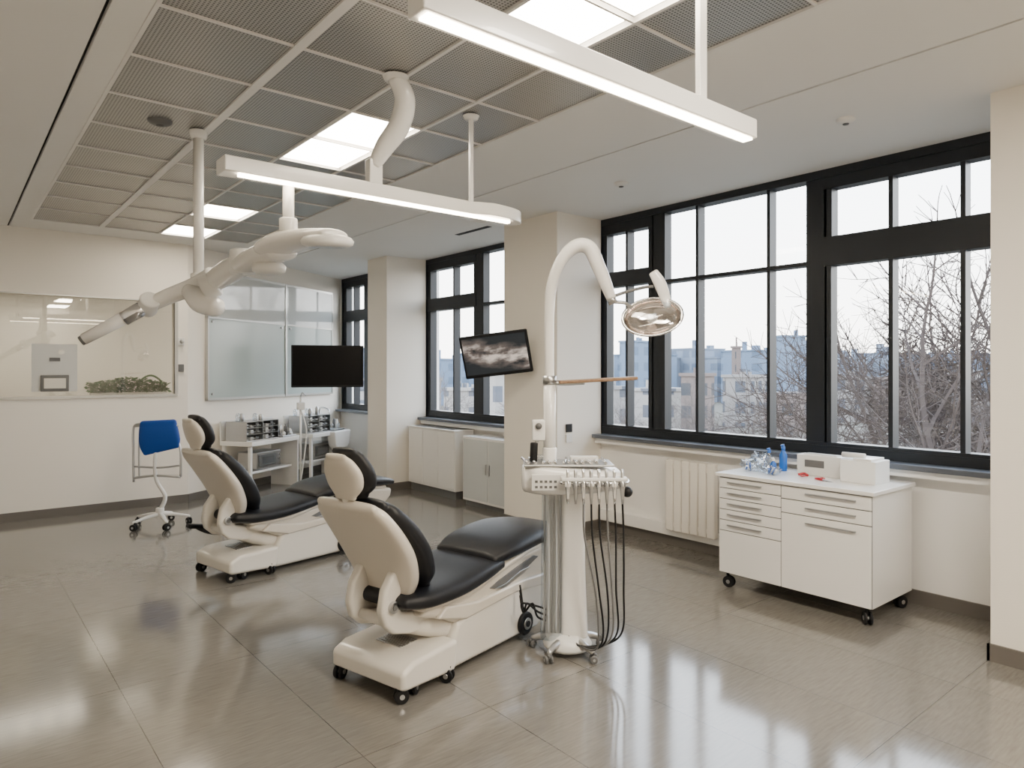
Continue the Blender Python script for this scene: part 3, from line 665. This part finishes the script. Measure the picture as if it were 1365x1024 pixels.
tube('handle_b', [(0, 0, 0.008), (0.03, -0.04, 0.010), (0.055, -0.035, 0.010), (0.045, -0.012, 0.010), (0, 0, 0.008)], 0.006, M_RED, rs, n=8)
tube('blades', [(0, 0, 0.008), (-0.04, 0.004, 0.006), (-0.09, 0.0, 0.005)], [0.006, 0.005, 0.001], M_STEEL, rs, n=8)
rc = empty('red_clamp', (4.70, 2.46, ZC), R(10))
tube('body', [(0, -0.03, 0.012), (0.02, 0, 0.02), (0, 0.035, 0.012)], 0.009, M_RED, rc, n=10)
tube('loop', [(0, 0.02, 0.01), (-0.03, 0.0, 0.008), (0, -0.02, 0.01)], 0.005, M_RED, rc, n=8)

# ------------------------------------------------------------------ radiators
rd = empty('radiator', (XW-0.09, 3.42, 0))
nf = 6; ff = []
for i in range(nf): ff.append((-0.03, 0.03, i*0.087+0.003, i*0.087+0.082, 0.16, 0.80))
multibox('sections', ff, M_WALL, rd, bevel=0.012)
multibox('header', [(-0.02, 0.02, 0.0, nf*0.087, 0.20, 0.24), (-0.02, 0.02, 0, nf*0.087, 0.72, 0.76), (0.02, 0.088, 0.1, 0.13, 0.3, 0.34), (0.02, 0.088, 0.4, 0.43, 0.3, 0.34)], M_WALL, rd)
rc2 = empty('radiator_cover', (XW-0.30, 7.0, 0))
multibox('casing', [(0.0, 0.285, 0.0, 1.1, 0.10, 0.84)], M_WHITE, rc2, bevel=0.006)
multibox('lid', [(-0.015, 0.285, -0.01, 1.11, 0.84, 0.86)], M_WHITE, rc2, bevel=0.004)
multibox('doors', [(-0.008, 0.0, 0.01+0.365*i, 0.355+0.365*i, 0.13, 0.82) for i in range(3)], M_WHITE, rc2, bevel=0.003)
multibox('plinth', [(0.03, 0.28, 0.02, 1.08, 0.0, 0.10)], M_GREY, rc2)
multibox('grille', [(0.03+0.03*i, 0.04+0.03*i, 0.1, 1.0, 0.86, 0.863) for i in range(8)], M_GREY, rc2)
gc = empty('low_cabinet', (XW-0.36, 5.75, 0))
multibox('casing', [(0.0, 0.34, 0.0, 1.0, 0.06, 0.82)], M_WHITE, gc, bevel=0.006)
multibox('door_glass', [(-0.008, 0.0, 0.02, 0.49, 0.09, 0.79), (-0.008, 0, 0.51, 0.98, 0.09, 0.79)], M_FROST2, gc)
multibox('plinth', [(0.03, 0.33, 0.02, 0.98, 0.0, 0.06)], M_GREY, gc)
multibox('pulls', [(-0.02, -0.008, 0.46, 0.475, 0.4, 0.52), (-0.02, -0.008, 0.525, 0.54, 0.4, 0.52)], M_STEEL, gc)
so = empty('wall_socket', (4.98, 4.835, 0.98))
box('plate', (-0.28, -0.005, 0.06), (0.08, 0.012, 0.08), M_BLACK, so, 0.003)
box('plate_white', (-0.28, -0.005, -0.04), (0.08, 0.012, 0.08), M_WHITE, so, 0.003)

# ------------------------------------------------------------------ monitors
mo = empty('wall_monitor', (4.22, 5.37, 1.76))
hd_ = empty('screen_head', (0, 0, 0)); hd_.parent = mo
hd_.rotation_euler = (Matrix.Rotation(R(-50), 3, 'Z') @ Matrix.Rotation(R(14), 3, 'X') @ Matrix.Rotation(R(-7), 3, 'Y')).to_euler()
box('casing', (0, 0.0, 0), (0.69, 0.04, 0.43), M_BLACK, hd_, 0.012)
def xray_mat():
    m, nt, b, o = newmat('screen_image'); tc = nt.nodes.new('ShaderNodeTexCoord'); k = NB(nt)
    sx = nt.nodes.new('ShaderNodeSeparateXYZ'); nt.links.new(tc.outputs['Object'], sx.inputs[0])
    mp = nt.nodes.new('ShaderNodeMapping'); mp.inputs['Scale'].default_value = (2.6, 1, 6.0); nt.links.new(tc.outputs['Object'], mp.inputs['Vector'])
    n = k.noise(mp.outputs[0], 2.0, 5)
    band = k.m('SUBTRACT', 1.0, k.m('MULTIPLY', k.m('ABSOLUTE', k.m('ADD', sx.outputs[2], k.m('MULTIPLY', sx.outputs[0], 0.22))), 6.0))
    v = k.m('MULTIPLY', k.m('SUBTRACT', k.m('MULTIPLY', n, 2.8), 0.90), k.m('MAXIMUM', band, 0.0))
    cr = nt.nodes.new('ShaderNodeValToRGB'); cr.color_ramp.elements[0].position = 0.06; cr.color_ramp.elements[0].color = (0.02, 0.023, 0.026, 1)
    cr.color_ramp.elements[1].position = 0.62; cr.color_ramp.elements[1].color = (0.50, 0.45, 0.42, 1)
    e3 = cr.color_ramp.elements.new(0.3); e3.color = (0.10, 0.085, 0.08, 1)
    nt.links.new(v, cr.inputs[0]); nt.links.new(cr.outputs[0], b.inputs['Base Color']); nt.links.new(cr.outputs[0], b.inputs['Emission Color'])
    b.inputs['Emission Strength'].default_value = 0.9; b.inputs['Roughness'].default_value = 0.12
    b.inputs['Specular IOR Level'].default_value = 0.25
    return m
box('screen', (0, -0.022, 0.005), (0.64, 0.004, 0.37), xray_mat(), hd_)
tube('mount_arm', [(0.02, 0.03, -0.02), (0.13, 0.08, -0.06), (0.32, 0.02, -0.08)], 0.018, M_BLACK, mo, n=10)
box('wall_plate', (0.322, 0.02, -0.08), (0.014, 0.12, 0.16), M_GREY, mo, 0.004)

tv = empty('television', (4.24, 9.28, 1.66), R(-22))
box('casing', (0, 0, 0), (1.0, 0.045, 0.60), M_BLACK, tv, 0.01)
box('screen', (0, -0.024, 0.008), (0.965, 0.004, 0.555), M_SCREEN, tv)
tube('mount_arm', [(0, 0.02, 0), (0.10, 0.35, -0.02), (-0.05, 0.60, -0.02), (-0.22, 0.83, -0.02)], 0.022, M_GREY, tv)

# ------------------------------------------------------------------ workstations at back
def workstation(loc, w, sink):
    e = empty('dental_workstation', loc, ang)
    multibox('counter', [(-w/2, w/2, -0.26, 0.24, 0.64, 0.70)], M_WHITE, e, bevel=0.006)
    multibox('upstand', [(-w/2, w/2, 0.22, 0.24, 0.70, 0.95)], M_WHITE, e, bevel=0.004)
    multibox('shelf', [(-w/2+0.05, w/2-0.05, -0.14, 0.22, 0.27, 0.30)], M_WHITE, e, bevel=0.004)
    multibox('side_panel', [(w/2-0.03, w/2, -0.22, 0.22, 0.0, 0.64)], M_WHITE, e, bevel=0.004)
    for i, (x, y) in enumerate(((-w/2+0.04, -0.2), (-w/2+0.04, 0.2))):
        box('leg_%d' % i, (x, y, 0.32), (0.04, 0.04, 0.64), M_WHITE, e, 0.004)
    rr = random.Random(int(loc[0]*10))
    xr0, xr1 = -w/2+0.02, w/2-0.36
    multibox('rack', [(xr0, xr1, -0.16, 0.16, 0.70+0.08*i, 0.706+0.08*i) for i in range(4)] + [(xr0, xr0+0.01, -0.16, 0.16, 0.7, 0.946), (xr1-0.01, xr1, -0.16, 0.16, 0.7, 0.946), ((xr0+xr1)/2-0.005, (xr0+xr1)/2+0.005, -0.16, 0.16, 0.7, 0.946)], M_STEEL, e)
    bs, ks = [], []
    for i in range(3):
        for j in range(6):
            x = xr0+0.03+j*(xr1-xr0-0.05)/6; bs.append((x, x+0.055, -0.12, 0.1, 0.708+0.08*i, 0.708+0.08*i+rr.uniform(0.03, 0.065)))
            ks.append((x+0.015, x+0.04, -0.165, -0.12, 0.725+0.08*i, 0.74+0.08*i))
    multibox('cassettes', bs[::3]+bs[1::3], M_WHITE2, e, bevel=0.003); multibox('cassettes_b', bs[2::3], M_GREY, e, bevel=0.003)
    multibox('rack_knobs', ks, M_CHROME, e)
    for i in range(9):
        x = w/2-0.33+0.038*i; h = rr.uniform(0.06, 0.17)
        lathe('jar_%d' % i, [(0, 0), (0.024, 0), (0.024, h*0.8), (0.014, h*0.88), (0.014, h), (0, h)], (x, rr.uniform(-0.2, 0.12), 0.70), (M_CLEAR, M_STEEL, M_WHITE2, M_GREY)[i % 4], e, n=16)
    for i in range(4):
        x = xr0+0.05+i*0.12; h = rr.uniform(0.05, 0.13)
        lathe('top_jar_%d' % i, [(0, 0), (0.028, 0), (0.03, h*0.8), (0.018, h*0.9), (0.016, h), (0, h)], (x, rr.uniform(-0.1, 0.1), 0.946), (M_CLEAR, M_STEEL)[i % 2], e, n=16)
    box('tray', (w/2-0.2, -0.12, 0.71), (0.3, 0.2, 0.015), M_STEEL, e, 0.004)
    box('under_unit', (0.0, 0.03, 0.42), (0.50, 0.30, 0.22), M_STEEL, e, 0.012)
    box('under_unit_door', (-0.04, -0.125, 0.42), (0.34, 0.012, 0.15), M_GREY, e, 0.004)
    box('under_unit_window', (-0.04, -0.133, 0.42), (0.26, 0.006, 0.09), M_CLEAR, e)
    for i in range(3): cyl('under_knob_%d' % i, (0.18, -0.13, 0.36+0.055*i), (0.18, -0.15, 0.36+0.055*i), 0.014, M_CHROME, e, n=12)
    if sink:
        prism('basin', [(-0.05, 0.70), (0.40, 0.70), (0.36, 0.48), (0.30, 0.44), (0.05, 0.44), (-0.01, 0.50)], -0.34, -0.2, M_WHITE, e, 0.02)
        tube('faucet', [(0.3, 0.16, 0.70), (0.3, 0.16, 0.98), (0.3, 0.10, 1.03), (0.3, 0.0, 1.0), (0.3, -0.02, 0.95)], 0.012, M_CHROME, e, n=10)
    return e
workstation((3.28, 9.24, 0), 1.02, False)
workstation((4.30, 9.80, 0), 0.95, True)
st = empty('suction_stand', (3.72, 9.0, 0))
lathe('base', [(0, 0), (0.12, 0), (0.12, 0.02), (0.03, 0.05), (0, 0.05)], (0, 0, 0), M_WHITE2, st)
cyl('pole', (0, 0, 0.04), (0, 0, 1.25), 0.014, M_WHITE, st)
box('head', (0, -0.01, 1.12), (0.10, 0.07, 0.10), M_WHITE, st, 0.01)
tube('hook', [(0, 0, 1.25), (0.02, -0.02, 1.30), (0.06, -0.03, 1.26)], 0.008, M_STEEL, st, n=8)
tube('drain_hose', [(0, 0, 1.08), (0.06, -0.05, 0.8), (0.03, -0.04, 0.4), (0, 0, 0.1)], 0.010, M_WHITE2, st, n=8)

# ------------------------------------------------------------------ blue stool
bs = empty('operator_stool', (1.72, 7.78, 0), R(-30))
for i in range(5):
    a = R(12+72*i); c, s = math.cos(a), math.sin(a)
    sweep('star_leg_%d' % i, [(c*0.03, s*0.03, 0.125, 0.022, 0.02), (c*0.15, s*0.15, 0.11, 0.02, 0.016), (c*0.27, s*0.27, 0.085, 0.015, 0.012)], M_WHITE2, bs, side=(-s, c, 0), exp=3, n=14, sub=3)
    caster(bs, c*0.27, s*0.27, 0.034, 0.085, ang=a+2, i=i)
cyl('hub', (0, 0, 0.09), (0, 0, 0.19), 0.04, M_WHITE2, bs, bevel=0.008)
tube('curved_stem', [(0, 0, 0.16), (0.05, 0, 0.30), (-0.03, 0, 0.46), (-0.05, 0, 0.62), (-0.04, 0, 0.78)], [0.022, 0.02, 0.018, 0.018, 0.018], M_WHITE2, bs, n=12)
tube('frame_bar', [(-0.25, 0, 0.50), (-0.05, 0, 0.52), (0.2, 0, 0.50)], 0.013, M_STEEL, bs, n=10)
tube('frame_left', [(-0.25, 0, 0.46), (-0.255, 0, 0.75), (-0.25, 0, 1.02), (-0.16, 0, 1.05)], 0.012, M_STEEL, bs, n=10)
tube('frame_left_b', [(-0.21, 0.04, 0.5), (-0.215, 0.04, 0.75), (-0.205, 0.04, 0.98)], 0.009, M_STEEL, bs, n=10)
tube('frame_right', [(0.2, 0, 0.5), (0.20, 0, 0.75), (0.18, 0, 0.85)], 0.012, M_STEEL, bs, n=10)
tube('frame_top', [(-0.25, 0, 1.03), (0, 0, 1.045), (0.18, 0, 1.03)], 0.012, M_STEEL, bs, n=10)
tube('frame_cross', [(-0.25, 0, 0.62), (0.0, 0, 0.60), (0.2, 0, 0.62)], 0.010, M_STEEL, bs, n=10)
sweep('blue_backrest', [(0.015, 0, 0.79, 0.18, 0.025), (0.0, 0, 0.86, 0.195, 0.035), (-0.01, 0, 0.96, 0.19, 0.04), (-0.015, 0, 1.06, 0.175, 0.03)], M_BLUE, bs, side=(1, 0, 0), exp=4)

# ------------------------------------------------------------------ exterior
multibox('ground', [(5.6, 420, -260, 520, -7.2, -7.0)], mat('outdoor_ground', (0.095, 0.092, 0.082), 0.9, noise=0.3, nscale=0.05, spec=0.1))
s_, c_ = 0.6359, 0.7718
def wpos(u, d): return (d*(s_+u*c_), d*(c_-u*s_))
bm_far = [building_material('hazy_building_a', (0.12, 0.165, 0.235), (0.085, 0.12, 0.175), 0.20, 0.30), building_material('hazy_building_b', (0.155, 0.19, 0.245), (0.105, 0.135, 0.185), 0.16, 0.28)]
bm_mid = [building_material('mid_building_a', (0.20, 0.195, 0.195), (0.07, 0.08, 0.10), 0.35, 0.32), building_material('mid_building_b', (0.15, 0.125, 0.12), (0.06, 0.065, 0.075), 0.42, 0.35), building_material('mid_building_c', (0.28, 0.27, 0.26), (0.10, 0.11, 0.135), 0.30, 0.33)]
rr = random.Random(11)
def building(u, d, wpx, ytop, m):
    x, y = wpos(u, d); w = wpx/920*d; zt = 1.6+(494-ytop)/920*d
    e = empty('city_building', (x, y, -7.0), R(rr.uniform(-25, 10)))
    h = zt+7.0
    multibox('block', [(-w/2, w/2, -w/3, w/3, 0, h)], m, e)
    multibox('roof_parapet', [(-w/2-0.2, w/2+0.2, -w/3-0.2, w/3+0.2, h, h+0.4)], m, e)
    bx = []
    for i in range(3):
        a = rr.uniform(-w/2.5, w/2.5); t = rr.uniform(0.02, 0.07)*w; bx.append((a-t, a+t, -t, t, h+0.3, h+rr.uniform(0.006, 0.016)*d))
    multibox('roof_plant', bx, m, e)
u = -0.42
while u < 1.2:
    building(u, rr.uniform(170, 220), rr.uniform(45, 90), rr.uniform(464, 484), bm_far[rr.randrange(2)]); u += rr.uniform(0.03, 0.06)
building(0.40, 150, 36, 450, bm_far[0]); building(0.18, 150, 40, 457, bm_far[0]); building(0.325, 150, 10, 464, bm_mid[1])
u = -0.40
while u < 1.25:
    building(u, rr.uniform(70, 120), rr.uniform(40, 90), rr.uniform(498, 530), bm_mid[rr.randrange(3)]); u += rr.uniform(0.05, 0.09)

def tree_mesh(name, seed, levels, height, spread, m, r0, rmin=0.009):
    rg = random.Random(seed); vs, fs = [], []
    def seg(a, b, ra, rb):
        t = (b-a).normalized(); u_ = t.orthogonal().normalized(); v_ = t.cross(u_); k = len(vs)
        for p, r in ((a, ra), (b, rb)):
            for j in range(3):
                q = 2*math.pi*j/3; vs.append(tuple(p+(u_*math.cos(q)+v_*math.sin(q))*r))
        for j in range(3): fs.append((k+j, k+(j+1) % 3, k+3+(j+1) % 3, k+3+j))
    def grow(p, d, l, r, lv):
        n = 3
        for i in range(n):
            d = (d+Vector((rg.uniform(-1, 1), rg.uniform(-1, 1), rg.uniform(-.3, .6)))*0.16).normalized()
            q = p+d*l/n; seg(p, q, r*(1-0.12*i), r*(1-0.12*(i+1))); p = q
            if lv > 0 and (i > 0 or lv < levels):
                for _ in range(1 if lv > 1 else 2):
                    a = rg.uniform(0, 6.28); o = d.orthogonal().normalized(); o = Quaternion(d, a) @ o
                    grow(p, (d*0.65+o*spread+Vector((0, 0, 0.12))).normalized(), l*rg.uniform(0.55, 0.75), max(r*0.5, rmin), lv-1)
        if lv > 0: grow(p, d, l*0.7, r*0.62, lv-1)
    grow(Vector((0, 0, 0)), Vector((0, 0, 1)), height*0.38, r0, levels)
    me = bpy.data.meshes.new(name); me.from_pydata(vs, [], fs); me.materials.append(m); return me
tA = tree_mesh('tree_a', 3, 5, 11.8, 0.85, M_TRUNK, 0.18, 0.012)
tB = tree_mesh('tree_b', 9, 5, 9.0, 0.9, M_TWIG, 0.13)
def tree(me, u, d, sc, rz):
    x, y = wpos(u, d); ob = bpy.data.objects.new('bare_tree', me); COL.objects.link(ob); ob.location = (x, y, -7.05); ob.scale = (sc, sc, sc); ob.rotation_euler = (0, 0, rz)
tree(tA, 0.66, 17, 1.08, 0.3); tree(tA, 0.54, 21, 0.95, 2.1); tree(tA, 0.74, 20, 1.0, 4.0); tree(tA, 0.60, 24, 1.05, 5.0); tree(tA, 0.68, 26, 1.1, 1.0)
tree(tA, 0.70, 22, 1.12, 2.6)
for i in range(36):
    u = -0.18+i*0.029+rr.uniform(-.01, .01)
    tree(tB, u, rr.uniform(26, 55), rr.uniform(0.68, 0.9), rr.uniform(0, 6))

# ------------------------------------------------------------------ world, lights, camera
w = bpy.data.worlds.new('sky'); scene.world = w; w.use_nodes = True
nt = w.node_tree; bg = nt.nodes['Background']
tc = nt.nodes.new('ShaderNodeTexCoord'); sp = nt.nodes.new('ShaderNodeSeparateXYZ'); nt.links.new(tc.outputs['Generated'], sp.inputs[0])
cr = nt.nodes.new('ShaderNodeValToRGB'); nt.links.new(sp.outputs[2], cr.inputs[0])
cr.color_ramp.elements[0].position = 0.0; cr.color_ramp.elements[0].color = (1.0, 0.93, 0.85, 1)
cr.color_ramp.elements[1].position = 0.6; cr.color_ramp.elements[1].color = (0.78, 0.87, 1.0, 1)
e_ = cr.color_ramp.elements.new(0.2); e_.color = (0.95, 0.95, 0.96, 1)
nt.links.new(cr.outputs[0], bg.inputs[0]); bg.inputs[1].default_value = 9.2

def area(name, loc, size, power, col, rot=(0, 0, 0)):
    l = bpy.data.lights.new(name, 'AREA'); l.shape = 'RECTANGLE'; l.size, l.size_y = size; l.energy = power; l.color = col
    o = bpy.data.objects.new(name, l); COL.objects.link(o); o.location = loc; o.rotation_euler = rot
warm = (1, 0.90, 0.76)
area('offscreen_fill_light', (2.1, 0.2, H-0.006), (0.4, 0.9), 100, warm)  # added lamp out of view, brightens the interior
area('offscreen_fill_light', (2.1, -1.5, H-0.006), (0.4, 0.9), 90, warm)  # second added lamp, behind the camera, for fill
area('adjoining_room_light', (0.6, 10.0, 2.58), (1.5, 0.6), 24, (1, 0.92, 0.80))

cam = bpy.data.cameras.new('camera'); co = bpy.data.objects.new('camera', cam); COL.objects.link(co)
co.location = (0, 0, 1.6); co.rotation_euler = (R(90), 0, CAMYAW)
cam.sensor_width = 36; cam.lens = 920/1365*36; cam.shift_y = -18/1365; cam.clip_end = 1000; cam.clip_start = 0.05
scene.camera = co
